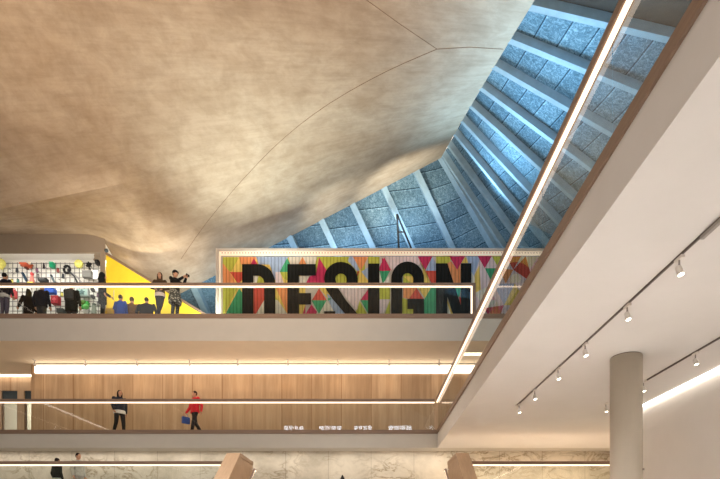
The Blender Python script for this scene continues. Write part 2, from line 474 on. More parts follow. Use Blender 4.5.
# ------------------------------------------------------------------ balustrades
def balustrade(label, path, z0, ht=1.07, pane=3.9, joints=None, endpost=False, led='led', inward=None, group=None):
    """glass balustrade along a straight path ((x0,y0),(x1,y1)); inward = unit vector towards the walkway"""
    (x0, y0), (x1, y1) = path
    a = Vector((x0, y0, z0)); e = Vector((x1, y1, z0)); d = e - a; L = d.length; u = d / L; nI = Vector(inward + (0,))
    t = thing('glass_balustrade', label, 'balustrade', tuple((a + e) / 2), group)
    def slab(s0, s1, n0, n1, h0, h1, bm=None):
        bm = bm or NB(); c = [a + u * s0 + nI * n0, a + u * s1 + nI * n0, a + u * s1 + nI * n1, a + u * s0 + nI * n1]
        prism(bm, [Vector((p.x, p.y, z0 + h0)) for p in c], (0, 0, h1 - h0)); return bm
    hr = obj('handrail', slab(0, L, -.055, .055, ht - .10, ht), M['oak'], t, bevel=.006)
    b = slab(0, L, -.032, .012, ht - .138, ht - .10)
    if endpost: slab(L - .09, L - .04, -.032, .012, .0, ht - .138, b)
    obj('led_strip', b, M[led], t)
    if endpost: obj('end_post', slab(L - .04, L + .07, -.045, .055, 0, ht), M['oak'], t)
    cuts = joints or [i * pane for i in range(int(L / pane) + 1)] + [L]
    for s, e2 in zip(cuts, cuts[1:]):
        if e2 - s > .1: obj('glass_pane', slab(s + .008, e2 - .008, .026, .038, -.12, ht - .1), M['glass'], t)
    return t
balustrade('glass balustrade with lit oak handrail across the front of the middle gallery with walkers', ((XL + .05, D1), (XR - .1, D1)), Z1, pane=3.87, inward=(0, 1))
balustrade('glass balustrade with lit oak handrail below the DESIGN mural, closed by an end post', ((XL + .05, D1), (3.58, D1)), Z2, pane=4.2, endpost=True, inward=(0, 1))
jr = [D1 - v for v in (16.78, 14.2, 12.3, 10.38, 8.47, 6.57, 4.66, 2.76, .86, -1, -3)]
balustrade('long glass balustrade with glowing oak handrail along the right gallery edge', ((XR, D1), (XR, -3.9)), Z1, ht=1.09, joints=jr, inward=(1, 0))
balustrade('glass balustrade along the left gallery, first floor, at the frame edge', ((XL, D1 - .1), (XL, -3.9)), Z1, inward=(-1, 0))
balustrade('glass balustrade along the left gallery, upper floor, at the frame edge', ((XL, D1 - .1), (XL, -3.9)), Z2, inward=(-1, 0))
# landing
LY = 14.6
struct('landing', box(NB(), -16.7, 9, LY - .05, 17.4, ZL - .35, ZL), M['floor'])
struct('wall_landing_front', box(NB(), -16.7, -3.97, LY - .02, LY + .05, 0, ZL - .35), M['marble'])
struct('wall_landing_front_right', box(NB(), 2.7, 9, LY - .02, LY + .05, 0, ZL - .35), M['marble'])
balustrade('glass balustrade with lit oak handrail on the lower landing, left of the stair', ((-16.6, LY + .04), (-3.98, LY + .04)), ZL, pane=4.1, inward=(0, 1))
balustrade('glass balustrade with lit oak handrail on the lower landing, beside the round column', ((2.70, LY + .04), (8.9, LY + .04)), ZL, pane=3.1, inward=(0, 1))
# central stair
b = NB(); n = 17
for i in range(n):
    z1 = ZL - (i + 1) * ZL / (n + 1)
    box(b, -3.6, 2.34, LY - .3 * (i + 1), LY - .3 * i, max(0, z1 - .6), z1)
struct('stair', b, M['oakpale'])
def stair_side(xi, xo, label):
    sg = 1 if xo > xi else -1
    yc, ye, zt = 13.2, 14.62, 3.99
    sl = .77; yb_ = yc - 5.0; zb = zt - sl * 5.0
    t = thing('stair_balustrade', label, 'balustrade', ((xi + xo) / 2, yc, 0))
    prof = [(ye, 0.0), (ye, zt - .1), (yc, zt - .1), (yb_, max(.3, zb + .6)), (yb_, 0.0)]
    zlow = zt - .1 - sl * (yc - yb_)
    prof = [(ye, 0), (ye, zt - .1), (yc, zt - .1), (yc - (zt - .45) / sl, .35), (yc - (zt - .45) / sl, 0)]
    b = NB(); prism(b, [Vector((xi, y, z)) for y, z in prof], (xo - xi, 0, 0)); obj('wall_panel', b, M['oakpale'], t)
    ym = yc - (zt - .45) / sl
    cap = [(ye + .02, zt - .1), (ye + .02, zt), (yc - .01, zt), (ym, .45), (ym, .35), (yc, zt - .1)]
    b = NB(); prism(b, [Vector((xi - sg * .012, y, z)) for y, z in cap], (xo - xi + sg * .024, 0, 0)); obj('cap', b, M['oakpale'], t)
    # inner lit handrail
    xh = xi - sg * .1
    A = Vector((xh, 14.55, 3.72)); Bq = Vector((xh, 14.4, 3.72)); Cq = Vector((xh, 10.6, 3.72 - .74 * 3.8))
    b = NB(); tube(b, [A, Bq, Cq], .032, 8); h = obj('handrail', b, M['oak'], t)
    b = NB(); off = Vector((-sg * .01, -.03, -.035)); tube(b, [A + off, Bq + off, Cq + off], .024, 6); obj('led_strip', b, M['led'], h)
    for k in range(5):
        P = Bq.lerp(Cq, k / 4.0); b = NB(); tube(b, [P, P + Vector((sg * .11, 0, 0))], .012, 6); obj('rail_bracket', b, M['metal'], h)
stair_side(-3.6, -3.95, 'oak clad stair balustrade with lit inner handrail, left of the central stair')
stair_side(2.34, 2.67, 'oak clad stair balustrade with lit inner handrail, right of the central stair')

# ------------------------------------------------------------------ right gallery underside: column, tracks, cove
cx, cy = 4.49, 8.45
t = thing('column', 'round pale concrete column under the right gallery', 'column', (cx, cy, 0))
b = NB(); lathe(b, [(.258, 0), (.258, Z1b - .012)], (cx, cy, 0), 48)
c = obj('shaft', b, M['column'], t)
for p in c.data.polygons: p.use_smooth = abs(p.normal.z) < .5
b = NB(); lathe(b, [(.25, Z1b - .02), (.25, Z1b)], (cx, cy, 0), 48); obj('shadow_gap', b, M['track'], t)
b = NB(); lathe(b, [(.02, 0), (.02, .03)], (cx + .19, cy - .17, EYE + 71 / F * 8.25), 10, axis=(.6, -.6, 0)); obj('stud', b, M['grey'], t)

def led_lamp(name, label, x0, x1, y0, y1, z, m, group=None, drop=.018):
    t = thing(name, label, 'cove light', ((x0 + x1) / 2, (y0 + y1) / 2, z - .05), group)
    b = NB(); box(b, x0, x1, y0, y1, z - .012 - drop, z - .012); obj('diffuser', b, m, t)
    b = NB(); box(b, x0 - .01, x1 + .01, y0 - .01, y1 + .01, z - .012, z); obj('channel', b, M['metal'], t)
    return t
led_lamp('cove_light', 'bright linear cove light where the right gallery soffit meets its wall', 6.43, 6.53, -3.5, 12.1, Z1b, M['ledwhite'])
led_lamp('cove_light', 'long warm cove light running above the oak wall of the middle gallery', -13.28, 5.5, 18.94, 18.99, Z2b - .04, M['ledwall'], drop=.31)  # emissive height takes in the glow on the wall top besides the cove
led_lamp('cove_light', 'short warm cove light above the lobby doors at far left', -20, -13.5, 20.15, 20.38, Z2b, M['ledwall'])
led_lamp('cove_light', 'linear cove light along the left gallery wall, seen mirrored in the glass', -16.69, -16.5, -3.5, 16.5, Z2b, M['ledwhite'])

def track(label, x, y0, y1):
    t = thing('lighting_track', label, 'lighting track', (x, (y0 + y1) / 2, Z1b - .03))
    b = NB(); box(b, x - .010, x + .010, y0, y1, Z1b - .028, Z1b - .001); obj('rail', b, M['track'], t)
    b = NB(); box(b, x - .02, x + .02, y1 - .05, y1 + .02, Z1b - .034, Z1b - .001); obj('end_feed', b, M['metal'], t)
    return t
T1, T2 = 3.48, 5.53
t = track('long thin ceiling track crossing the right gallery soffit left of the column', T1, 1.0, 11.45)
b = NB(); box(b, T1 - .02, T1 + .02, 4.62, 5.05, Z1b - .06, Z1b - .028); obj('driver_box', b, M['grey'], t)
track('thin ceiling track right of the round column, near the bright cove', T2, 1.0, 9.66)

def spot(label, x, y, z, aim, group, s=1.0, lens=True):
    t = thing('track_spotlight', label, 'spotlight', (x, y, z - .2 * s), group)
    b = NB(); box(b, x - .02 * s, x + .02 * s, y - .07 * s, y + .07 * s, z - .035 * s, z - .002); obj('adapter', b, M['metal'], t)
    b = NB(); tube(b, [(x, y, z - .03 * s), (x, y, z - .14 * s)], .011 * s, 6); obj('stem', b, M['grey'], t)
    ax = Vector(aim).normalized(); c = Vector((x, y, z - .15 * s))
    b = NB(); lathe(b, [(.02 * s, -.05 * s), (.034 * s, -.04 * s), (.036 * s, .05 * s), (.04 * s, .07 * s), (.033 * s, .072 * s), (.03 * s, .064 * s)], c, 14, axis=ax)
    h = obj('lamp_head', b, M['metal'], t, smooth=False)
    b = NB(); lathe(b, [(.03 * s, .064 * s), (.031 * s, .07 * s)], c, 14, axis=ax); obj('lens', b, M['lens'], h)
    return t
ordn = ['first', 'second', 'third', 'fourth', 'fifth', 'sixth']
for k, y in enumerate((11.28, 10.2, 8.93, 7.8, 6.52, 5.42)):
    spot('white spotlight on the long ceiling track, %s from its far end' % ordn[k], T1, y, Z1b - .028, (.12, -.3, -1), 'spotlights on the long right track', s=.95)
for k, (y, l) in enumerate(((11.3, 'small white spotlight on the soffit peeping out left of the round column'), (9.74, 'small white spotlight on the soffit just right of the round column'), (8.18, 'white spotlight on the short track above the bright cove'))):
    spot(l, T2, y, Z1b - (.028 if y < 9.7 else 0.0), (.1, -.3, -1), 'spotlights on the short right track', s=.95)
od9 = ['leftmost', 'second from left', 'third from left', 'fourth from left', 'middle', 'fourth from right', 'third from right', 'second from right', 'rightmost']
for k, px in enumerate((35.5, 86, 137.5, 190, 238, 288, 338, 389, 439)):
    p = W(px, 364, 18.6)
    spot('small ceiling spotlight above the oak wall, %s of the row' % od9[k], p.x, 18.55, Z2b, (0, .6, -1), 'spotlights above the oak wall', s=1.1)

# ------------------------------------------------------------------ upstairs: shop, yellow stair, mural wall
sc = YW / F
def wx(px): return (px - CX) * sc
def wz(py): return EYE + (CY - py) * sc
# bulkhead over the shop and pier beside it
b = NB(); box(b, -21, wx(104.6), YW, YW + .07, wz(252.8), 14.1)
box(b, wx(100.2), wx(104.6), YW, YW + .07, Z2, wz(252.8)); struct('wall_shop_front', b, M['bulk'])
# shop niche
b = NB(); box(b, -21, wx(101), 21.3, 21.4, Z2, 14.0); struct('wall_shop_rear', b, M['white'])
b = NB(); box(b, wx(100.4), wx(101.6), YW + .07, 21.3, Z2, 14.0); struct('wall_shop_side', b, M['white'])
b = NB(); box(b, -21, wx(101.6), YW + .07, 21.4, 14.0, 14.06); struct('shop_ceiling', b, M['white'])
SY = 21.18
s2c = SY / F
def sx(px): return (px - CX) * s2c
def sz(py): return EYE + (CY - py) * s2c
# white wire display grid
t = thing('display_grid', 'white pegboard grid wall with dark wires at the back of the shop', 'display wall', (sx(45), SY, Z2))
b = NB(); box(b, -20, sx(101), SY + .02, SY + .1, Z2, sz(262.5)); obj('backboard', b, M['white'], t)
b = NB(); x = -17.5
while x < sx(101): box(b, x, x + .016, SY - .005, SY + .02, Z2, sz(262.5)); x += .21
z = Z2 + .1
while z < sz(262.5): box(b, -17.5, sx(101), SY - .008, SY + .018, z, z + .015); z += .21
obj('wire_grid', b, mat('wire_grey', (130, 130, 128), .5), t)

# goods on the shop wall
def gx(px): return (px - CX) * (SY - .26) / F
def gz(py): return EYE + (CY - py) * (SY - .26) / F
def gm(rgb): return mat('goods_%d_%d_%d' % rgb, rgb, .5)
def goods(name, label, cat, px, py, parts):
    """parts: list of (part name or None, kind, params in px relative to px,py, colour)"""
    root = thing(name, label, cat, (gx(px), SY - .26, gz(py)), 'goods on the shop wall')
    P = lambda x, y, off=0: Vector((gx(px + x), SY - .26 - off, gz(py + y)))
    for nm, kind, a, rgb in parts:
        b = NB()
        if kind == 'box':
            x0, y0, x1, y1, dep = a; p, q = P(x0, y0), P(x1, y1); box(b, p.x, q.x, p.y - dep, p.y + .08, q.z, p.z)
            bmesh.ops.bevel(b, geom=b.edges[:], offset=.012, segments=2, affect='EDGES')
        elif kind == 'ball':
            x, y, r, off = a; ball(b, P(x, y, off), r * s2c)
        elif kind == 'tube':
            pts, r = a; tube(b, [P(*p) for p in pts], r * s2c, 8)
        elif kind == 'ring':
            x, y, r, rr, ar = a; c = P(x, y)
            tube(b, [c + Vector((math.cos(k * PI / 12) * r * s2c, 0, math.sin(k * PI / 12) * r * ar * s2c)) for k in range(25)], rr * s2c, 8)
        elif kind == 'cone':
            x, y, r, h, r2 = a; c = P(x, y); lathe(b, [(r * s2c, 0), ((r + r2) / 2 * s2c, h * s2c * .5), (r2 * s2c, h * s2c)], c, 12)
        elif kind == 'star':
            x, y, r, n, inner = a; c = P(x, y)
            pts = [c + Vector((math.sin(k * PI / n) * (r if k % 2 == 0 else r * inner) * s2c, 0, math.cos(k * PI / n) * (r if k % 2 == 0 else r * inner) * s2c)) for k in range(2 * n)]
            prism(b, pts, (0, -.1, 0))
        obj(nm, b, gm(rgb), root, smooth=kind in ('ball', 'ring'))
    b = NB(); c = P(0, 0); tube(b, [c + Vector((0, .06, 0)), Vector((c.x, SY - .012, c.z))], .012, 6); obj('wall_hook', b, M['grey'], root)
    return root
YEL, BLK, GRY = (226, 222, 120), (26, 26, 28), (110, 112, 110)
goods('paper_lantern', 'yellow green ball lantern at the left edge of the shop', 'lantern', 1, 263, [('shade', 'ball', (0, 0, 4.2, 0), YEL), ('cap', 'cone', (0, -3.6, 1, 1, .6), GRY), ('star_lobe', 'star', (0, 3, 4.5, 7, .7), YEL)])
goods('paper_lantern', 'yellow ball lantern high on the grid left of the black star', 'lantern', 79.5, 264.5, [('shade', 'star', (0, 0, 4.2, 9, .82), YEL), ('globe', 'ball', (0, 0, 3, 0), (240, 232, 140))])
goods('toy_airplane', 'reddish brown toy airplane hung high on the shop grid', 'toy', 27, 266, [('fuselage', 'tube', (((-6, -.6), (0, .2), (6, -.5)), 1.1), (150, 80, 50)), ('wing', 'box', (-3, 0, 4, 1.6, .3), (196, 90, 60)), ('nose', 'ball', (4, -1.8, 1.2, .1), (245, 225, 200)), ('tail', 'box', (-1.6, 1.5, 1, 3, .1), (90, 40, 30))])
goods('toy_figure', 'tall pink toy figure on the shop grid below the airplane', 'toy', 32, 279, [('body', 'cone', (0, 5, 2.6, 8, 1.2), (222, 130, 120)), ('head', 'ball', (0, -5, 1.7, 0), (190, 70, 70)), ('base', 'box', (-3, 4, 3, 6, .12), (210, 200, 80))])
goods('toy_figure', 'dark blue bird toy beside the pink figure', 'toy', 25, 277.5, [('body', 'tube', (((-1.4, -3), (0, 0), (1.6, 3.4)), 1.3), (30, 56, 76)), ('head', 'ball', (-1.4, -3.4, 1.3, .05), (30, 56, 76)), ('beak', 'cone', (-2.6, -3.2, .5, 1, .1), (200, 160, 60))])
goods('storage_box', 'small bright green box near the top of the grid', 'box', 52.5, 265.8, [('body', 'box', (-2, -2, 2, 2.4, .1), (30, 150, 105)), ('lid', 'box', (-2.2, -2.8, 2.2, -1.9, .12), (90, 200, 160))])
goods('bottle', 'slim dark bottle left of the green box', 'bottle', 43.8, 266, [('body', 'cone', (0, 2.6, 1, 4, .8), (50, 44, 50)), ('neck', 'cone', (0, -1.2, .5, 1.8, .4), BLK)])
goods('desk_lamp', 'black round lamp with long slanting arm on the shop grid', 'lamp', 68, 270, [('shade', 'ring', (-1, -.5, 3, 1.2, 1.15), BLK), ('disc', 'ball', (1.6, 1, 1.6, .05), BLK), ('arm', 'tube', (((2, 2), (6, 6), (10, 14)), .9), (60, 64, 66)), ('stay', 'tube', (((4, 3), (9, 7), (14, 13)), .6), (150, 150, 150))])
goods('wall_ornament', 'black star shaped ornament near the top right of the grid', 'ornament', 89.5, 265.5, [('star', 'star', (0, 0, 3, 6, .5), BLK), ('hook', 'box', (-.5, 2, .5, 4, .05), BLK)])
goods('speaker_box', 'small black box in the top right corner of the shop', 'speaker', 98, 263, [('cabinet', 'box', (-2, -2, 1.5, 2, .12), (30, 30, 30)), ('driver', 'ball', (0, 0, 1.1, .1), (60, 60, 60))])
goods('storage_box', 'grey flat box right of the slanting lamp', 'box', 88, 275, [('body', 'box', (-4.5, -2.5, 4.5, 3.2, .12), (120, 120, 116)), ('lid', 'box', (-4.7, -3.2, 4.7, -2.4, .14), (150, 150, 146))])
goods('storage_box', 'black long narrow box centred on the grid above the handrail', 'box', 43.5, 280.3, [('body', 'box', (-4.4, -1.4, 4.4, 1.6, .12), (40, 42, 42)), ('label_strip', 'box', (-3, -.4, 3, .4, .13), (150, 150, 150))])
goods('toy_figure', 'grey blue bird toy right of the long black box', 'toy', 53, 279.5, [('body', 'tube', (((-1, -3), (0, 0), (1.8, 3)), 1.1), (90, 105, 110)), ('head', 'ball', (-1, -3.2, 1.2, .05), (60, 70, 76))])
goods('storage_box', 'long blue box on the grid just right of the navy jacket visitor', 'box', 51, 292, [('body', 'box', (-5, -2, 5, 2.2, .15), (30, 84, 190)), ('lid', 'box', (-5.2, -2.6, 5.2, -1.8, .17), (50, 104, 205))])
goods('storage_box', 'dark red square box with lighter cross mark', 'box', 56.5, 301, [('body', 'box', (-3.6, -4, 3.6, 4, .15), (150, 26, 40)), ('cross_bar', 'box', (-2, -.7, 2, .7, .17), (205, 90, 100)), ('cross_post', 'box', (-.6, -2.2, .6, 2.2, .165), (205, 90, 100))])
goods('gift_bag', 'red paper bag hanging at the left of the grid', 'bag', 14, 294, [('body', 'box', (-2.2, -3.4, 2.2, 4.4, .12), (214, 84, 90)), ('handle', 'ring', (0, -4, 1.4, .3, 1.2), (190, 60, 70))])
goods('potted_plant', 'bright green leafy plant at the lower right of the shop', 'plant', 86, 307, [('pot', 'cone', (0, 7, 2, 4, 2.6), (190, 190, 186)), ('foliage', 'star', (0, -1, 5, 11, .55), (70, 170, 80)), ('leaf_crown', 'ball', (-1.5, -3.5, 2.4, .1), (90, 130, 60)), ('leaf_cluster', 'ball', (1.6, 1, 2.6, .12), (110, 200, 110))])
goods('clock', 'small square black clock near the shop edge, upper one', 'clock', 93, 290, [('case', 'box', (-1.5, -1.4, 1.5, 1.4, .1), BLK), ('dial', 'ball', (0, 0, .8, .09), (60, 60, 60))])
goods('clock', 'small square black clock near the shop edge, lower one', 'clock', 93, 297, [('case', 'box', (-1.5, -1.4, 1.5, 1.4, .1), BLK), ('dial', 'ball', (0, 0, .8, .09), (60, 60, 60))])
goods('storage_box', 'dark grey low box at the foot of the shop grid', 'box', 62.5, 312.5, [('body', 'box', (-3.4, -1.6, 3.4, 2, .2), (56, 62, 62)), ('lid', 'box', (-3.6, -2.2, 3.6, -1.4, .22), (76, 82, 82))])
goods('picture_print', 'pale teal framed print beside the green plant', 'picture', 83, 293, [('frame', 'box', (-6, -4, 6, 4, .06), (150, 160, 158)), ('sheet', 'box', (-5.2, -3.3, 5.2, 3.3, .07), (150, 180, 176)), ('motif', 'star', (0, 0, 3, 5, .5), (80, 110, 112))])
goods('white_poster', 'blank white poster at the right end of the shop grid', 'poster', 96, 275, [('sheet', 'box', (-2.6, -4.4, 2.6, 4.4, .05), (246, 246, 244)), ('hanger', 'box', (-2.8, -5, 2.8, -4.4, .06), GRY)])
goods('vase', 'speckled grey vase on the grid below the small black clocks', 'vase', 94, 308, [('body', 'cone', (0, 6, 2.4, 8, 1.8), (140, 150, 140)), ('lip', 'cone', (0, -2.6, 1.4, 1.4, 1.9), (110, 120, 112))])
ORD = 'first second third fourth fifth sixth seventh eighth ninth tenth eleventh twelfth thirteenth fourteenth fifteenth sixteenth'.split()
JC = [('charcoal', (60, 64, 70)), ('dull red', (150, 80, 76)), ('slate blue', (90, 110, 120)), ('mustard', (200, 190, 90)), ('grey', (120, 120, 116)), ('teal', (70, 120, 110)), ('off white', (196, 196, 190)), ('mauve', (120, 90, 110))]
for i, (px, py) in enumerate(sorted(((6, 281), (12, 281), (18, 281), (37, 270), (38, 276), (59, 281), (63, 276), (20, 304), (62, 294), (76, 304), (72, 297), (98, 304), (98, 295), (58, 270), (10, 271), (17, 270)))):
    cn, c = JC[(i * 5 + 1) % 8]
    goods('jar', 'small %s lidded jar on the shop grid, %s jar from the left' % (cn, ORD[i]), 'jar', px, py, [('body', 'cone', (0, 2, 1.3, 3, 1.1), c), ('lid', 'cone', (0, -1, 1.2, .8, 1), (50, 50, 52))])

# yellow stair rising to the left
t = thing('yellow_stair', 'bright yellow sided stair with a dark sloping edge, right of the shop', 'stair', (wx(150), YW + .1, Z2))
A = Vector((wx(104.6), YW + .12, wz(252.5))); Bp = Vector((wx(209), YW + .12, wz(317))); sl = (Bp - A)
Bp2 = A + sl * ((wx(215.5) - A.x) / sl.x)
b = NB(); prism(b, [A, Bp2, Vector((Bp2.x, A.y, Z2)), Vector((A.x, A.y, Z2))], (0, .12, 0)); obj('side_panel', b, M['yellow'], t)
b = NB(); nrm = Vector((-sl.z, 0, sl.x)).normalized() * .06
prism(b, [A - nrm * .4 + Vector((0, -.08, 0)), Bp2 - nrm * .4 + Vector((0, -.08, 0)), Bp2 + nrm + Vector((0, -.08, 0)), A + nrm + Vector((0, -.08, 0))], (0, .28, 0)); obj('sloping_edge', b, M['oak'], t)
b = NB(); ball(b, A + Vector((.05, -.08, .1)), .08); obj('top_lamp', b, M['dark'], t)
# steps behind the panel
b = NB(); k = 16
for i in range(k):
    f = i / k; X0 = Bp2.x + (A.x - Bp2.x) * f; X1 = Bp2.x + (A.x - Bp2.x) * (f + 1 / k); zz = Bp2.z + (A.z - Bp2.z) * f - .25
    box(b, X1, X0, YW + .24, YW + .6, Z2, zz + .05)
obj('steps', b, M['yellow'], t)
tag(obj('shopping_bag', prism(NB(), [W(105.5, 308, 17.6), W(112, 308, 17.6), W(112.6, 319.5, 17.6), W(105, 319.5, 17.6)], (0, .14, 0)), gm((240, 190, 40)), loc=W(109, 319.5, 17.6)), 'yellow shopping bag beside the standing visitor in black', 'bag')

# mural wall
t = thing('mural_wall', 'colourful ribbed mural wall of triangles with large black letters DESIGN', 'mural', (wx(380), YW, Z2))
mx0, mx1 = wx(216.5), wx(545)
b = NB()
box(b, mx0, wx(219.2), YW - .1, YW + .3, Z2, wz(249.6))
box(b, wx(219.2), mx1, YW - .1, YW + .3, wz(251.6), wz(249.6))
box(b, mx1, mx1 + .12, YW - .1, YW + .3, Z2, wz(249.6))
obj('frame', b, M['cream'], t)
b = NB(); box(b, wx(219.2), wx(220.6), YW - .02, YW + .03, Z2, wz(255.4)); box(b, wx(219.2), mx1, YW - .02, YW + .03, wz(255.4), wz(251.6))
obj('light_border', b, emit('mural_border_light', (255, 236, 212), .16), t)
b = NB()
for k in range(110):
    x = wx(222) + k * (mx1 - wx(222)) / 110
    box(b, x, x + .035, YW - .04, YW - .02, wz(253.7), wz(252.9))
obj('lamp_dots', b, mat('brass_dot', (150, 120, 96), .5), t)
b = NB(); box(b, wx(219.5), mx1, YW + .1, YW + .2, Z2, wz(255)); obj('backing', b, M['cream'], t)

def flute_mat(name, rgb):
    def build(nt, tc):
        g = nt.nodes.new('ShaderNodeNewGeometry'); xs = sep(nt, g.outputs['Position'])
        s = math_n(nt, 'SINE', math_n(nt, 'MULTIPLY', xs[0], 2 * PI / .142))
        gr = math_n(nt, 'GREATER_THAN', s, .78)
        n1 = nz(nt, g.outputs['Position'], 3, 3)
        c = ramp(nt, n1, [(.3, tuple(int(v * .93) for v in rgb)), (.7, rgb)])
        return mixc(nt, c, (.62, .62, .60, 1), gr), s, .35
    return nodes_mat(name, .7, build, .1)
PAL = dict(l=(196, 196, 84), y=(240, 208, 112), o=(240, 158, 104), r=(218, 92, 78), m=(204, 62, 100), b=(168, 186, 216), g=(76, 168, 120), w=(232, 224, 208), p=(230, 208, 208))
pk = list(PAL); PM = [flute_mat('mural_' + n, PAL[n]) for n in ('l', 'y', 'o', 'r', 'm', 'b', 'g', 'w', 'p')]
# triangles: polygons in enlarged picture patches (6.47 px per px); each patch carries its own origin
PATCH = {
 215: [('y', (45, 60), (583, 60), (583, 560), (45, 560)),
  ('l', (45, 65), (150, 65), (105, 160), (45, 130)), ('y', (150, 65), (178, 100), (178, 160), (100, 160)),
  ('o', (45, 100), (95, 165), (140, 250), (45, 262)), ('r', (92, 160), (178, 160), (178, 205), (145, 240)), ('o', (150, 62), (272, 62), (235, 112), (165, 112)),
  ('m', (248, 70), (274, 114), (226, 114)), ('b', (262, 62), (472, 62), (415, 160), (400, 250), (350, 112), (280, 110)),
  ('p', (388, 160), (418, 160), (452, 262), (388, 262)), ('g', (465, 68), (486, 110), (468, 160), (415, 160)),
  ('l', (418, 160), (470, 160), (470, 215), (445, 205)), ('w', (475, 62), (562, 62), (535, 118), (484, 112)), ('o', (562, 66), (590, 118), (535, 118)),
  ('l', (45, 262), (142, 262), (52, 440), (45, 440)), ('g', (152, 268), (178, 300), (178, 560), (0, 560), (60, 440)),
  ('w', (245, 185), (278, 188), (260, 262), (245, 262)), ('l', (278, 188), (318, 210), (318, 262), (258, 262)),
  ('r', (245, 262), (320, 262), (320, 335), (255, 445), (245, 445)), ('w', (320, 335), (320, 560), (190, 560), (255, 445)),
  ('o', (388, 255), (470, 255), (470, 440)), ('l', (388, 320), (410, 350), (388, 350)), ('w', (388, 340), (405, 345), (470, 440), (470, 560), (388, 560)),
  ('w', (540, 188), (583, 188), (540, 262)), ('y', (540, 375), (583, 375), (583, 445), (540, 445)), ('m', (583, 375), (583, 450), (560, 450))],
 300: [('l', (100, 60), (420, 60), (420, 262), (100, 262)), ('w', (0, 60), (110, 60), (95, 112), (40, 112)), ('o', (15, 62), (40, 112), (-10, 112)),
  ('m', (122, 68), (172, 150), (160, 250), (30, 250), (60, 190), (100, 180)), ('w', (0, 186), (60, 186), (30, 245), (0, 262)),
  ('l', (140, 62), (330, 62), (300, 110), (200, 110), (165, 130)), ('b', (318, 62), (345, 62), (372, 120), (385, 150), (372, 160), (310, 90)),
  ('o', (340, 62), (442, 62), (395, 152)), ('r', (372, 152), (385, 160), (365, 200)), ('y', (385, 150), (440, 150), (440, 262), (370, 262)), ('b', (398, 160), (440, 130), (440, 215)),
  ('l', (440, 62), (515, 62), (515, 112), (440, 112)), ('l', (225, 175), (300, 175), (300, 262), (225, 262)),
  ('y', (120, 262), (200, 262), (185, 340)), ('r', (122, 268), (172, 345), (75, 345)), ('g', (72, 345), (172, 345), (122, 435)), ('y', (0, 375), (35, 375), (0, 445)),
  ('m', (72, 372), (108, 420), (100, 450), (25, 450)), ('b', (172, 300), (210, 330), (300, 445), (230, 445), (185, 350)), ('w', (172, 345), (235, 445), (115, 445)), ('g', (178, 330), (205, 335), (180, 350)),
  ('p', (245, 262), (440, 262), (385, 345), (372, 420)), ('m', (440, 275), (440, 345), (390, 345)), ('l', (385, 350), (440, 445), (340, 445), (372, 400)), ('g', (390, 345), (440, 345), (440, 430)),
  ('w', (0, 445), (240, 445), (240, 560), (0, 560)), ('y', (240, 445), (440, 445), (440, 560), (240, 560)),
  ('m', (545, 66), (583, 140), (583, 155), (515, 155), (515, 130)), ('g', (515, 155), (583, 155), (545, 230), (530, 230)), ('w', (515, 160), (535, 240), (583, 180), (583, 262), (515, 262)), ('w', (560, 62), (590, 62), (590, 112)),
  ('l', (515, 262), (583, 262), (583, 340), (515, 340)), ('p', (515, 340), (583, 340), (540, 430), (515, 430)), ('l', (583, 345), (583, 560), (515, 560), (550, 430))],
 385: [('p', (0, 60), (215, 60), (250, 110), (40, 150)), ('m', (-20, 68), (40, 150), (-20, 158)), ('l', (118, 170), (190, 170), (190, 262), (118, 262)), ('y', (118, 190), (185, 190), (185, 250)),
  ('m', (212, 62), (308, 62), (262, 150)), ('y', (215, 72), (262, 150), (305, 262), (250, 262), (245, 120)), ('b', (308, 65), (332, 110), (332, 155), (264, 155)), ('r', (262, 155), (332, 155), (332, 245), (300, 235)),
  ('l', (332, 62), (430, 62), (420, 110), (332, 110)), ('m', (418, 62), (520, 62), (468, 150)), ('o', (405, 105), (430, 95), (468, 150), (490, 110), (490, 262), (440, 262)), ('y', (495, 105), (522, 66), (545, 105)),
  ('b', (530, 62), (640, 62), (600, 170), (560, 200)), ('w', (560, 160), (620, 262), (560, 262)),
  ('o', (118, 262), (215, 262), (160, 340), (118, 330)), ('y', (215, 262), (300, 262), (258, 335)), ('r', (205, 268), (255, 345), (150, 345)), ('l', (112, 330), (150, 345), (190, 410), (190, 560), (112, 560)),
  ('g', (300, 265), (332, 265), (332, 560), (250, 560), (250, 350)), ('g', (440, 262), (495, 262), (480, 330)), ('r', (480, 325), (495, 330), (492, 395)), ('y', (400, 330), (440, 435), (400, 560), (400, 435)), ('w', (0, 445), (112, 445), (112, 560), (0, 560)), ('w', (405, 370), (425, 430), (405, 450))],
 475: [('p', (0, 60), (460, 60), (460, 560), (0, 560)), ('b', (0, 62), (40, 62), (0, 170)), ('m', (20, 62), (110, 62), (65, 140)), ('y', (0, 180), (30, 120), (40, 300), (0, 300)), ('l', (110, 62), (200, 62), (155, 140)), ('r', (200, 62), (300, 62), (250, 150)), ('g', (65, 140), (155, 140), (110, 230)), ('o', (155, 140), (250, 150), (200, 240)), ('w', (0, 300), (120, 240), (60, 400)), ('b', (120, 240), (260, 240), (190, 380)), ('r', (250, 150), (330, 62), (380, 240)), ('y', (190, 380), (260, 240), (340, 380)), ('m', (60, 400), (190, 380), (130, 520)), ('l', (340, 380), (420, 260), (455, 500))],
}
b = NB(); lay = 0
for org, polys in PATCH.items():
    for pl in polys:
        lay += 1; mi = pk.index(pl[0])
        hi = wx(543.5)
        pts = []
        for cxx, cyy in pl[1:]:
            X = min(max(wx(org + cxx / 6.47), wx(220.7)), hi); Z = min(max(wz(246 + cyy / 6.47), Z2 + .005), wz(255.6))
            pts.append(Vector((X, YW + .095 - lay * .0006, Z)))
        try: f = b.faces.new([b.verts.new(p) for p in pts]); f.material_index = mi
        except ValueError: pass
for f in b.faces: f.normal_update()
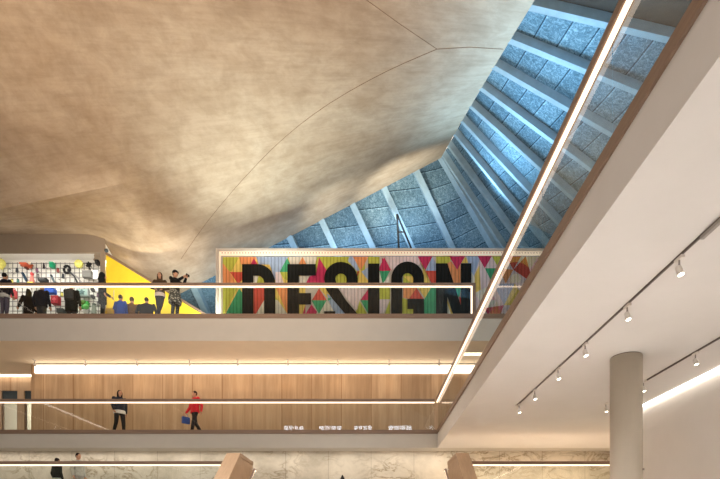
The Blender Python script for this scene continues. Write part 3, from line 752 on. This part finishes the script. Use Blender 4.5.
obj('triangle_pattern', b, PM, t)
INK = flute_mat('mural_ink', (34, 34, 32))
LB = 331
def letter(polys):
    b = NB()
    for pl in polys: prism(b, [Vector((wx(x), YW + .02, wz(y))) for x, y in pl], (0, .025, 0))
    obj('letter', b, INK, t)
def arc(cx, cy, rx, ry, a0, a1, n=14): return [(cx + rx * math.cos(math.radians(a0 + (a1 - a0) * k / n)), cy - ry * math.sin(math.radians(a0 + (a1 - a0) * k / n))) for k in range(n + 1)]
def band(o, i): return [[o[k], o[k + 1], i[k + 1], i[k]] for k in range(len(o) - 1)]
# D
letter([[(242, 263.8), (253, 263.8), (253, LB), (242, LB)], [(253, 263.8), (257, 263.8), (257, 275), (253, 275)], [(253, LB - 11), (257, LB - 11), (257, LB), (253, LB)],
        [(264, 283), (275, 283), (275, 312), (264, 312)]] + band(arc(257, 283, 18, 19.2, 90, 0), arc(257, 283, 7, 8, 90, 0)) + band(arc(257, 312, 18, 19, 0, -90), arc(257, 312, 7, 8, 0, -90)))
# E
letter([[(287.3, 263.8), (298.8, 263.8), (298.8, LB), (287.3, LB)], [(298.8, 263.8), (315.8, 263.8), (315.8, 275), (298.8, 275)], [(298.8, 292.8), (311, 292.8), (311, 304), (298.8, 304)], [(298.8, LB - 11), (315.8, LB - 11), (315.8, LB), (298.8, LB)]])
# S
letter(band(arc(340.8, 278.5, 16.8, 17, 180, 0), arc(340.8, 278.5, 5.6, 5.6, 180, 0)) + [[(346.4, 278.5), (357.6, 278.5), (357.6, 283.5), (346.4, 283.5)],
        [(324, 278.5), (335.2, 278.5), (337.5, 287), (346, 300), (357.5, 313.5), (345.2, 313.5), (332, 298), (325.5, 288)], [(345.2, 313.5), (357.5, 313.5), (357.6, 316), (346.4, 316)],
        [(324, 311), (335.2, 311), (335.2, 316), (324, 316)]] + band(arc(340.8, 316, 16.8, 16, 180, 360), arc(340.8, 316, 5.6, 5.2, 180, 360)))
# I
letter([[(368, 263.2), (379.4, 263.2), (379.4, LB), (368, LB)]])
# G
letter(band(arc(407.6, 278.5, 16.4, 17.3, 180, 0), arc(407.6, 278.5, 5.6, 6, 180, 0)) + [[(391.2, 278.5), (402.2, 278.5), (402.2, 316), (391.2, 316)], [(413.2, 278.5), (424, 278.5), (424, 286), (413.2, 286)],
        [(407.4, 298.5), (424, 298.5), (424, 308.5), (407.4, 308.5)], [(413.2, 308.5), (424, 308.5), (424, LB), (413.2, LB)]] + band(arc(407.6, 316, 16.4, 16, 180, 360), arc(407.6, 316, 5.6, 5.4, 180, 360)))
# N
letter([[(436, 263), (447.5, 263), (447.5, LB), (436, LB)], [(461, 263), (471.6, 263), (471.6, LB), (461, LB)], [(447.5, 263), (461, 305), (461, LB), (458.5, LB), (447.5, 296)]])

# ------------------------------------------------------------------ front of the hall behind the viewer: high windows mirrored in the glass
b = NB(); xs_ = [-17, -8.3, -6.4, -4.95, -2.75, -1.65, .1, 1.6, 3.9, 8]
for i in range(0, 9, 2): box(b, xs_[i], xs_[i + 1], -12.2, -12, 9.5, 15)
for i in range(1, 8, 2): box(b, xs_[i], xs_[i + 1], -12.2, -12, 12.55, 15); box(b, xs_[i], xs_[i + 1], -12.2, -12, 9.5, 11)
struct('wall_front', b, M['plaster'])
for i in range(1, 8, 2):
    b = NB(); box(b, xs_[i], xs_[i + 1], -12.15, -12.1, 11, 12.55); wd = struct('window_%d' % ((i + 1) // 2), b, emit('daylit_pane', (236, 244, 255), 9))
    b = NB(); nn = 4
    for k in range(nn + 1): xx = xs_[i] + (xs_[i + 1] - xs_[i]) * k / nn; box(b, xx - .05, xx + .05, -12.1, -12.0, 11, 12.55)
    box(b, xs_[i], xs_[i + 1], -12.1, -12.0, 12.47, 12.6); obj('window_frame', b, M['grey'], wd)

# ------------------------------------------------------------------ people
def remesh(bm, vox=.014, sm=2):
    me = bpy.data.meshes.new('tmp'); bm.to_mesh(me); bm.free()
    o = bpy.data.objects.new('tmp', me); COL.objects.link(o)
    r = o.modifiers.new('r', 'REMESH'); r.mode = 'VOXEL'; r.voxel_size = vox; r.use_smooth_shade = True
    s = o.modifiers.new('s', 'SMOOTH'); s.iterations = sm; s.factor = .5
    dg = bpy.context.evaluated_depsgraph_get(); dg.update()
    me2 = bpy.data.meshes.new_from_object(o.evaluated_get(dg))
    bpy.data.objects.remove(o); bpy.data.meshes.remove(me)
    return me2
def cap(bm, p, q, r0, r1, n=12):
    p, q = Vector(p), Vector(q)
    tube(bm, [p, q], [r0, r1], n); ball(bm, p, r0, 12, 8); ball(bm, q, r1, 12, 8)
def loft(bm, rings, n=18):
    R = []
    for (x, y, z, rx, ry) in rings: R.append([bm.verts.new((x + rx * math.cos(2 * PI * k / n), y + ry * math.sin(2 * PI * k / n), z)) for k in range(n)])
    for a, c in zip(R, R[1:]):
        for k in range(n): bm.faces.new((a[k], a[(k + 1) % n], c[(k + 1) % n], c[k]))
    bm.faces.new(R[0][::-1]); bm.faces.new(R[-1])
def hand(bm, w, d, curl, side):
    """palm and five fingers from wrist w along direction d; curl bends the fingers"""
    d = Vector(d).normalized(); a, c = frame_of(d)
    palm = Vector(curl).normalized()
    side_v = d.cross(palm).normalized() * side
    cap(bm, w, w + d * .075, .026, .033)
    for k, L in enumerate((.066, .075, .070, .054)):
        base = w + d * .085 + side_v * (.03 - .02 * k)
        mid = base + d * L * .55 + palm * .012; tip = mid + d * L * .35 + palm * .028
        cap(bm, base - d * .02, mid, .0105, .0095, 8); cap(bm, mid, tip, .0095, .008, 8)
    tb = w + d * .03 + side_v * .025; tm = tb + side_v * .03 + d * .03 + palm * .01; tt = tm + d * .03 + palm * .012
    cap(bm, tb, tm, .013, .011, 8); cap(bm, tm, tt, .011, .009, 8)

NPEOPLE = [0]
def person(label, x, y, z, face, top, legs, shoes=(30, 28, 28), skin=(196, 150, 122), hair=(28, 22, 20), ht=1.70, arms=None, stride=0.0, cross=False, longhair=False, coat=.0, hood=None, hat=None, skirt=None, extras=None, headturn=0, bun=False, lower=None, wide=1.0, band_=None):
    """face = heading in degrees, 0 looks at the viewer (-Y), 180 looks away"""
    t = thing('person', label, 'person', (x, y, z)); t.rotation_euler = (0, 0, math.radians(face)); t.scale = (ht / 1.72,) * 3
    J = {}
    for s, sd in ((1, 'l'), (-1, 'r')):
        st = stride * s
        J['hip' + sd] = Vector((s * .09, 0, .93)); J['kn' + sd] = Vector((s * .095, -.02 - st * .5, .50)); J['an' + sd] = Vector((s * .095, .02 - st + (.1 if st < 0 else 0), .10 + (.05 if st < -.1 else 0)))
        J['toe' + sd] = J['an' + sd] + Vector((s * .02, -.17, -.065))
        J['sh' + sd] = Vector((s * .175 * wide, 0, 1.40))
        J['el' + sd] = Vector((s * .235 * wide, .03 + st * .35, 1.13)); J['wr' + sd] = Vector((s * .235 * wide, -.06 + st * .7, .90))
    if cross:
        J['knl'] = Vector((.045, -.05, .5)); J['anl'] = Vector((-.06, -.10, .10)); J['toel'] = J['anl'] + Vector((-.03, -.15, -.06))
        J['knr'] = Vector((-.06, 0, .5)); J['anr'] = Vector((-.03, .03, .09)); J['toer'] = J['anr'] + Vector((-.08, -.14, -.055))
    for k, v in (arms or {}).items(): J[k] = Vector(v)
    # body
    b = NB()
    loft(b, [(0, 0, .86, .13, .10), (0, 0, .96, .155, .115), (0, 0, 1.08, .135, .10), (0, 0, 1.22, .15, .11), (0, 0, 1.34, .165, .115), (0, 0, 1.43, .13, .085), (0, 0, 1.47, .06, .06)])
    cap(b, (0, .01, 1.44), (0, -.01, 1.56), .056, .052)
    hc = Vector((0, -.02, 1.615)); hr = Matrix.Rotation(math.radians(headturn), 4, 'Z')
    def HP(v): return hc + hr @ Vector(v)
    ball(b, hc, (.074, .092, .108), 16, 12); ball(b, HP((0, -.028, -.062)), (.052, .058, .05), 12, 8)
    cap(b, HP((0, -.088, .012)), HP((0, -.108, -.022)), .010, .014, 8)              # nose
    for s in (1, -1):
        ball(b, HP((s * .076, .004, -.005)), (.012, .022, .032)); ball(b, HP((s * .031, -.086, .018)), (.014, .01, .009))
    cap(b, HP((-.02, -.088, -.05)), HP((.02, -.088, -.05)), .008, .008, 8)            # mouth
    for s, sd in ((1, 'l'), (-1, 'r')):
        cap(b, J['hip' + sd], J['kn' + sd], .082, .056); cap(b, J['kn' + sd], J['an' + sd], .056, .038); cap(b, J['an' + sd], J['toe' + sd], .04, .032)
        cap(b, J['sh' + sd], J['el' + sd], .052, .042); cap(b, J['el' + sd], J['wr' + sd], .042, .028)
        dd = J['wr' + sd] - J['el' + sd]; cu = Vector((-s * .6, -1, .1)) if abs(dd.normalized().z) > .6 else Vector((0, 0, -1))
        hand(b, J['wr' + sd], dd, cu - dd.normalized() * cu.dot(dd.normalized()), s)
    def put(name, bm, rgb, vox=.013, sm=2, par=None, label=None):
        me = remesh(bm, vox, sm); me.name = name
        o = bpy.data.objects.new(name, me); COL.objects.link(o); o.parent = par or t
        me.materials.clear(); me.materials.append(mat('cloth_%d_%d_%d' % rgb, rgb, .85, noise_amt=.12, scale=14))
        ROOTLOC[o.name] = Vector((0, 0, 0))
        if label: o['label'] = label
        return o
    put('body', b, skin, .0105, 1)
    # trousers / skirt
    b = NB()
    loft(b, [(0, 0, .83, .12, .10), (0, 0, .90, .175, .128), (0, 0, 1.0, .165, .122), (0, 0, 1.06, .15, .112)])
    for sd in 'lr':
        cap(b, J['hip' + sd], J['kn' + sd], .098, .072); cap(b, J['kn' + sd], J['an' + sd] + Vector((0, 0, .02)), .072, .056)
    put('trousers', b, legs)
    b = NB()
    for sd in 'lr':
        cap(b, J['an' + sd] + Vector((0, .03, -.04)), J['toe' + sd], .05, .042); cap(b, J['an' + sd] + Vector((0, 0, -.02)), J['an' + sd] + Vector((0, 0, .03)), .05, .05)
    put('shoes', b, shoes)
    # jacket
    b = NB(); z0 = .90 - coat
    w = wide
    loft(b, [(0, 0, z0, .185 * w, .145), (0, 0, .98, .182 * w, .14), (0, 0, 1.10, .168 * w, .13), (0, 0, 1.24, .18 * w, .135), (0, 0, 1.36, .186 * w, .135), (0, 0, 1.435, .14 * w, .10), (0, 0, 1.48, .075, .075)])
    for sd in 'lr':
        cap(b, J['sh' + sd], J['el' + sd], .07, .06); cap(b, J['el' + sd], J['wr' + sd].lerp(J['el' + sd], .06), .06, .045)
    if hood: loft(b, [(0, .06, 1.40, .09, .08), (0, .09, 1.47, .11, .08), (0, .08, 1.52, .09, .06)])
    jk = put('jacket', b, top)
    if lower:
        b = NB(); loft(b, [(0, 0, z0 - .07, .195 * w, .15), (0, 0, .93, .19 * w, .148), (0, 0, .97, .178 * w, .14)]); put('shirt_hem', b, lower)
    if skirt:
        b = NB(); loft(b, [(0, 0, .56, .24, .20), (0, 0, .7, .25, .2), (0, 0, .9, .21, .165), (0, 0, 1.06, .17, .13)]); sk = put('skirt', b, skirt)
        mm = bpy.data.materials.new('patterned_cloth'); mm.use_nodes = True; nt = mm.node_tree
        vv = nt.nodes.new('ShaderNodeTexVoronoi'); vv.inputs['Scale'].default_value = 16; tc = nt.nodes.new('ShaderNodeTexCoord'); nt.links.new(tc.outputs['Object'], vv.inputs['Vector'])
        nt.links.new(ramp(nt, vv.outputs['Distance'], [(.3, (196, 190, 180)), (.5, (70, 70, 68))]), nt.nodes['Principled BSDF'].inputs['Base Color'])
        sk.data.materials.clear(); sk.data.materials.append(mm)
    if band_:
        b = NB(); loft(b, [(0, 0, .80, .2, .155), (0, 0, .93, .2, .155)]); put('hem_band', b, band_)
    # hair / hat / hood
    b = NB()
    ball(b, HP((0, .018, .022)), (.085, .094, .104), 16, 12)
    if longhair:
        cap(b, HP((0, .06, 0)), HP((0, .075, -.2)), .08, .075)
        for s in (1, -1): cap(b, HP((s * .065, .0, .02)), HP((s * .075, -.01, -.2)), .034, .03)
    if bun: cap(b, HP((0, .02, .1)), HP((0, .02, .19)), .06, .022)
    # keep the face clear
    hm = put('hair', b, hair)
    if hood and hood is not True:
        b = NB(); ball(b, HP((0, .03, .01)), (.115, .115, .13), 16, 12); cap(b, HP((0, .05, -.05)), HP((0, .05, -.15)), .11, .13); put('hood', b, hood)
    if hat:
        b = NB(); loft(b, [(hc.x, hc.y, hc.z + .035, .108, .118), (hc.x, hc.y, hc.z + .085, .105, .112), (hc.x, hc.y + .01, hc.z + .135, .07, .075)]); put('hat', b, hat)
    if extras: extras(t, J, put)
    return t

def handbag(rgb, side=1):
    def fn(t, J, put):
        w = J['wr' + ('l' if side > 0 else 'r')]
        b = NB(); box(b, w.x - .05, w.x + .06, w.y - .16, w.y + .14, w.z - .42, w.z - .16); o = put('handbag', b, rgb)
        b = NB(); tube(b, [(w.x, w.y - .1, w.z - .18), (w.x, w.y - .06, w.z - .05), (w.x, w.y + .05, w.z - .05), (w.x, w.y + .09, w.z - .18)], .014, 8); put('strap', b, rgb, .01, 0, o)
    return fn
def backpack(rgb):
    def fn(t, J, put):
        b = NB(); loft(b, [(0, .19, 1.0, .14, .08), (0, .2, 1.05, .16, .1), (0, .2, 1.3, .15, .09), (0, .18, 1.4, .1, .06)]); put('backpack', b, rgb)
    return fn
def phone_(t, J, put):
    w = J['wrl']; b = NB(); box(b, w.x - .09, w.x + .05, w.y - .13, w.y - .115, w.z + .02, w.z + .1)
    me = bpy.data.meshes.new('phone'); b.to_mesh(me); b.free(); o = bpy.data.objects.new('phone', me); COL.objects.link(o); o.parent = t; me.materials.append(M['black'])
def paper(t, J, put):
    w = J['wrl']; b = NB(); box(b, w.x - .2, w.x + .02, w.y - .12, w.y - .1, w.z - .14, w.z + .14)
    bmesh.ops.rotate(b, verts=b.verts, cent=w, matrix=Matrix.Rotation(.5, 3, 'Y'))
    me = bpy.data.meshes.new('leaflet'); b.to_mesh(me); b.free(); o = bpy.data.objects.new('leaflet', me); COL.objects.link(o); o.parent = t; me.materials.append(M['white'])

def at(px, d): return (px - CX) / F * d
# walkers on the middle gallery
person('long haired walker in navy jacket with white hem and black trousers on the middle gallery', at(119.5, 17.7), 17.7, Z1, 48, (34, 40, 54), (32, 30, 32), hair=(20, 16, 16), stride=.2, longhair=True, lower=(232, 232, 232), wide=1.15, ht=1.66)
person('walker in bright red jacket, dark trousers and blue bag on the middle gallery', at(195, 17.7), 17.7, Z1, -42, (226, 42, 58), (40, 36, 40), hair=(48, 26, 24), stride=.2, ht=1.63, extras=handbag((60, 90, 170), -1), wide=1.4, coat=.02)
# upstairs
person('visitor in navy padded jacket at the far left edge, back turned to the rail', at(4.5, 17.2), 17.2, Z2, 172, (24, 28, 44), (86, 80, 98), hair=(22, 20, 20), ht=1.66, wide=1.25, band_=(190, 186, 186))
person('visitor in black coat with olive brown hair browsing the shop goods', at(28.5, 18.3), 18.3, Z2, 205, (24, 20, 18), (26, 22, 22), hair=(50, 46, 28), ht=1.65, coat=.3, longhair=True, arms=dict(ell=(.3, -.1, 1.16), wrl=(.38, -.28, 1.1)), extras=handbag((150, 116, 86), -1))
person('visitor in dark navy jacket and grey trousers facing the shop goods', at(41.5, 18.0), 18.0, Z2, 178, (20, 26, 40), (62, 66, 72), hair=(34, 32, 22), ht=1.70, wide=1.22, coat=.05)
person('visitor in charcoal coat with grey backpack below the slanting lamp', at(71.5, 17.9), 17.9, Z2, 190, (30, 32, 30), (50, 52, 56), hair=(40, 26, 26), ht=1.68, coat=.28, wide=1.2, extras=backpack((70, 72, 74)), arms=dict(ell=(-.02 + .28, -.16, 1.15), wrl=(.3, -.42, 1.12)))
person('hooded visitor in long black coat with white leaflet beside the yellow stair', at(102.5, 17.2), 17.2, Z2, 118, (20, 22, 22), (34, 38, 40), hair=(16, 14, 14), ht=1.66, coat=.3, hood=(16, 16, 16), wide=1.1, arms=dict(ell=(.26, -.06, 1.12), wrl=(.16, -.26, .98)), extras=paper)
person('visitor in bright blue coat by the yellow stair, back turned', at(120.5, 18.7), 18.7, Z2, 175, (30, 76, 176), (50, 46, 46), hair=(46, 34, 24), ht=1.64, coat=.35, wide=1.1)
person('visitor in brown coat standing right of the blue coat', at(131.8, 19.15), 19.15, Z2, 185, (120, 84, 40), (60, 50, 40), hair=(84, 62, 34), ht=1.78, coat=.2)
person('broad visitor in black jacket before the yellow stair', at(146.5, 18.9), 18.9, Z2, 180, (26, 22, 26), (30, 28, 30), hair=(26, 22, 22), ht=1.64, wide=1.7)
person('long haired woman in brown jacket and pale top leaning at the upper rail, legs crossed', at(160, 17.2), 17.2, Z2, 6, (84, 66, 50), (42, 38, 42), hair=(60, 42, 28), ht=1.67, cross=True, longhair=True, lower=(236, 216, 212),
       arms=dict(ell=(.30, -.02, 1.16), wrl=(.14, -.14, 1.06), elr=(-.30, -.02, 1.16), wrr=(-.14, -.14, 1.06)))
person('person in black top and hat with patterned skirt holding up a phone', at(175, 17.2), 17.2, Z2, 62, (20, 20, 22), (40, 40, 42), hair=(34, 28, 24), ht=1.72, hat=(24, 20, 22), skirt=(150, 150, 146),
       arms=dict(ell=(.16, -.26, 1.22), wrl=(.08, -.46, 1.40), elr=(-.18, -.24, 1.2), wrr=(-.04, -.46, 1.38)), extras=phone_)
# lower landing and stair
person('person in black coat with pale scarf behind the lower landing rail, far left', at(57, 16.6), 16.6, ZL, 160, (30, 36, 32), (40, 40, 40), hair=(40, 30, 26), ht=1.50, longhair=False, coat=.2, band_=(196, 200, 190))
person('dark haired person in pale grey top behind the lower landing rail', at(78, 16.4), 16.4, ZL, 70, (178, 176, 166), (160, 156, 150), hair=(40, 30, 28), ht=1.63)
person('person with dark pointed hair on the central stair, only the head tip in view', at(342.5, 12.35), 12.35, ZL - 8 * ZL / 18, 180, (40, 40, 44), (40, 40, 44), hair=(18, 14, 12), ht=1.555, bun=True)

# ------------------------------------------------------------------ light
def area(name, loc, target, sx_, sy_, watts, rgb, spread=180):
    l = bpy.data.lights.new(name, 'AREA'); l.shape = 'RECTANGLE'; l.size = sx_; l.size_y = sy_; l.energy = watts; l.color = lin(rgb)[:3]; l.spread = math.radians(spread)
    o = bpy.data.objects.new(name, l); COL.objects.link(o); o.location = loc
    o.rotation_euler = (Vector(target) - Vector(loc)).to_track_quat('-Z', 'Y').to_euler()
    return o
def spotl(name, loc, target, watts, rgb, ang=50, blend=.8, r=.15):
    l = bpy.data.lights.new(name, 'SPOT'); l.energy = watts; l.color = lin(rgb)[:3]; l.spot_size = math.radians(ang); l.spot_blend = blend; l.shadow_soft_size = r
    o = bpy.data.objects.new(name, l); COL.objects.link(o); o.location = loc
    o.rotation_euler = (Vector(target) - Vector(loc)).to_track_quat('-Z', 'Y').to_euler()
    return o
# cool lights added in open air near the shell's edges, brightening the ribbed slopes
for Y in (9.8, 12, 14.2, 16.4, 18.4):
    area('added_edge_fill', (xr(Y) + .5, Y + 1.0, EYE + 6.5 + .5 * Y - 2.0), (4.9, Y - 3.2, EYE + 6.8 + .45 * Y), 2.0, 1.0, 75, (165, 214, 245))
for X in (-6, -3.4, -.8, 1.8):
    area('added_edge_fill', (X, 21.3, EYE + 17.5 - .52 * (3.2 - X) - 2.3), (X + 1.2, 23.4, EYE + 13.5), 2.0, .8, 30, (165, 208, 245))
# unseen spots added so floor bounce brightens soffits and fascias
for x, y in ((-7.5, 12.5), (-2.5, 9.5), (-7.5, 6.5), (-1, 13.2)):
    spotl('added_floor_fill', (x, y, 13.0), (x, y - .3, 0), 1700, (255, 247, 238), 62, 1, .3)
# unseen uplights added to brighten and shape the shell
spotl('added_shell_fill', (-12.9, 9, 10.7), (-6.5, 14.2, 15.2), 330, (255, 214, 165), 90, 1, .3)
spotl('added_shell_fill', (-1.5, 2.5, 1.0), (-4.5, 13.5, 15.0), 5600, (255, 229, 203), 75, 1, 1.6)
spotl('added_shell_fill', (-4.6, 18.3, 9.8), (-3.6, 16.6, 15.2), 1300, (228, 242, 236), 100, 1, .3)
spotl('added_shell_fill', (1.9, 20.5, 13.6), (1.5, 21.4, 17.2), 700, (250, 248, 232), 75, 1, .25)
spotl('added_shell_fill', (-1.5, 20.6, 13.4), (-1.3, 21.3, 15.8), 220, (250, 248, 232), 95, 1, .25)
# the track spotlights wash the ground floor
for y in (11.0, 9.9, 8.6, 7.5, 6.2, 5.1, 3.5):
    spotl('track_beam', (T1 + .1, y, Z1b - .32), (T1 - 1.2, y - 1.2, 0), 540, (252, 247, 246), 78, .8, .06)
for y in (6.0, 4.6):
    spotl('track_beam', (T2 - .05, y, Z1b - .32), (T2 - .2, y - 1.0, 0), 200, (252, 246, 242), 95, .8, .06)
for k, px in enumerate((35.5, 86, 137.5, 190, 238, 288, 338, 389, 439)):
    spotl('oak_wall_beam', (at(px, 18.6), 18.45, Z2b - .3), (at(px, 18.6), 19.0, 6.4), 9, (255, 224, 186), 120, 1, .1)
area('corridor_light', (-5.5, 17.9, Z2b - .03), (-5.5, 17.9, 0), 14, .3, 60, (255, 226, 190))
area('added_landing_fill', (-6, 16.9, Z1b - .03), (-6, 16.95, 0), 18, .2, 60, (255, 244, 230))  # unseen lamp added to brighten the marble wall
area('added_landing_fill', (5.5, 14.9, Z1b - .03), (5.5, 14.9, 0), 5, .4, 170, (255, 228, 198))  # added so the landing floor bounces warm light onto the soffit
spotl('added_gallery_fill', (-8.5, 13.8, 11.6), (-10.5, 19.6, 13.2), 300, (255, 242, 224), 75, 1, .3)  # unseen spot added to brighten the dark bulkhead over the shop
area('lobby_light', (-15, 21.6, 8.4), (-15, 22.2, 6), 2, .3, 60, (255, 240, 214))
spotl('added_shell_fill', (-5.9, 18.7, 10.2), (-8.9, 20.5, 12.9), 420, (250, 246, 234), 80, 1, .3)  # added with the next one to lift the dark shell by the yellow stair
spotl('added_shell_fill', (-6.4, 20.3, 10.6), (-6.6, 21.2, 13.2), 170, (240, 244, 236), 120, 1, .2)
area('shop_light', (-13, 19.85, 13.1), (-13, 21.2, 12.2), 6, .3, 48, (255, 248, 238))
spotl('stair_light', (-9.4, 19.3, 9.6), (-9.6, 19.75, 11.0), 560, (255, 240, 206), 88, 1, .2)

w = bpy.data.worlds.new('hall_daylight'); S.world = w; w.use_nodes = True
w.node_tree.nodes['Background'].inputs['Color'].default_value = lin((255, 246, 236)); w.node_tree.nodes['Background'].inputs['Strength'].default_value = 1.0

# ------------------------------------------------------------------ camera
cam = bpy.data.cameras.new('camera'); co = bpy.data.objects.new('camera', cam); COL.objects.link(co)
co.location = (0, 0, EYE); co.rotation_euler = (PI / 2, 0, 0)
cam.sensor_width = 36; cam.lens = 36 * F / 720
cam.shift_x = -(CX - 360) / 720; cam.shift_y = (CY - 239.5) / 720
cam.clip_start = .05; cam.clip_end = 200
S.camera = co
S.cycles.caustics_reflective = False; S.cycles.caustics_refractive = False
S.view_settings.view_transform = 'Standard'; S.view_settings.look = 'None'; S.view_settings.gamma = 1; S.view_settings.use_curve_mapping = False
S.view_settings.exposure = 0.7
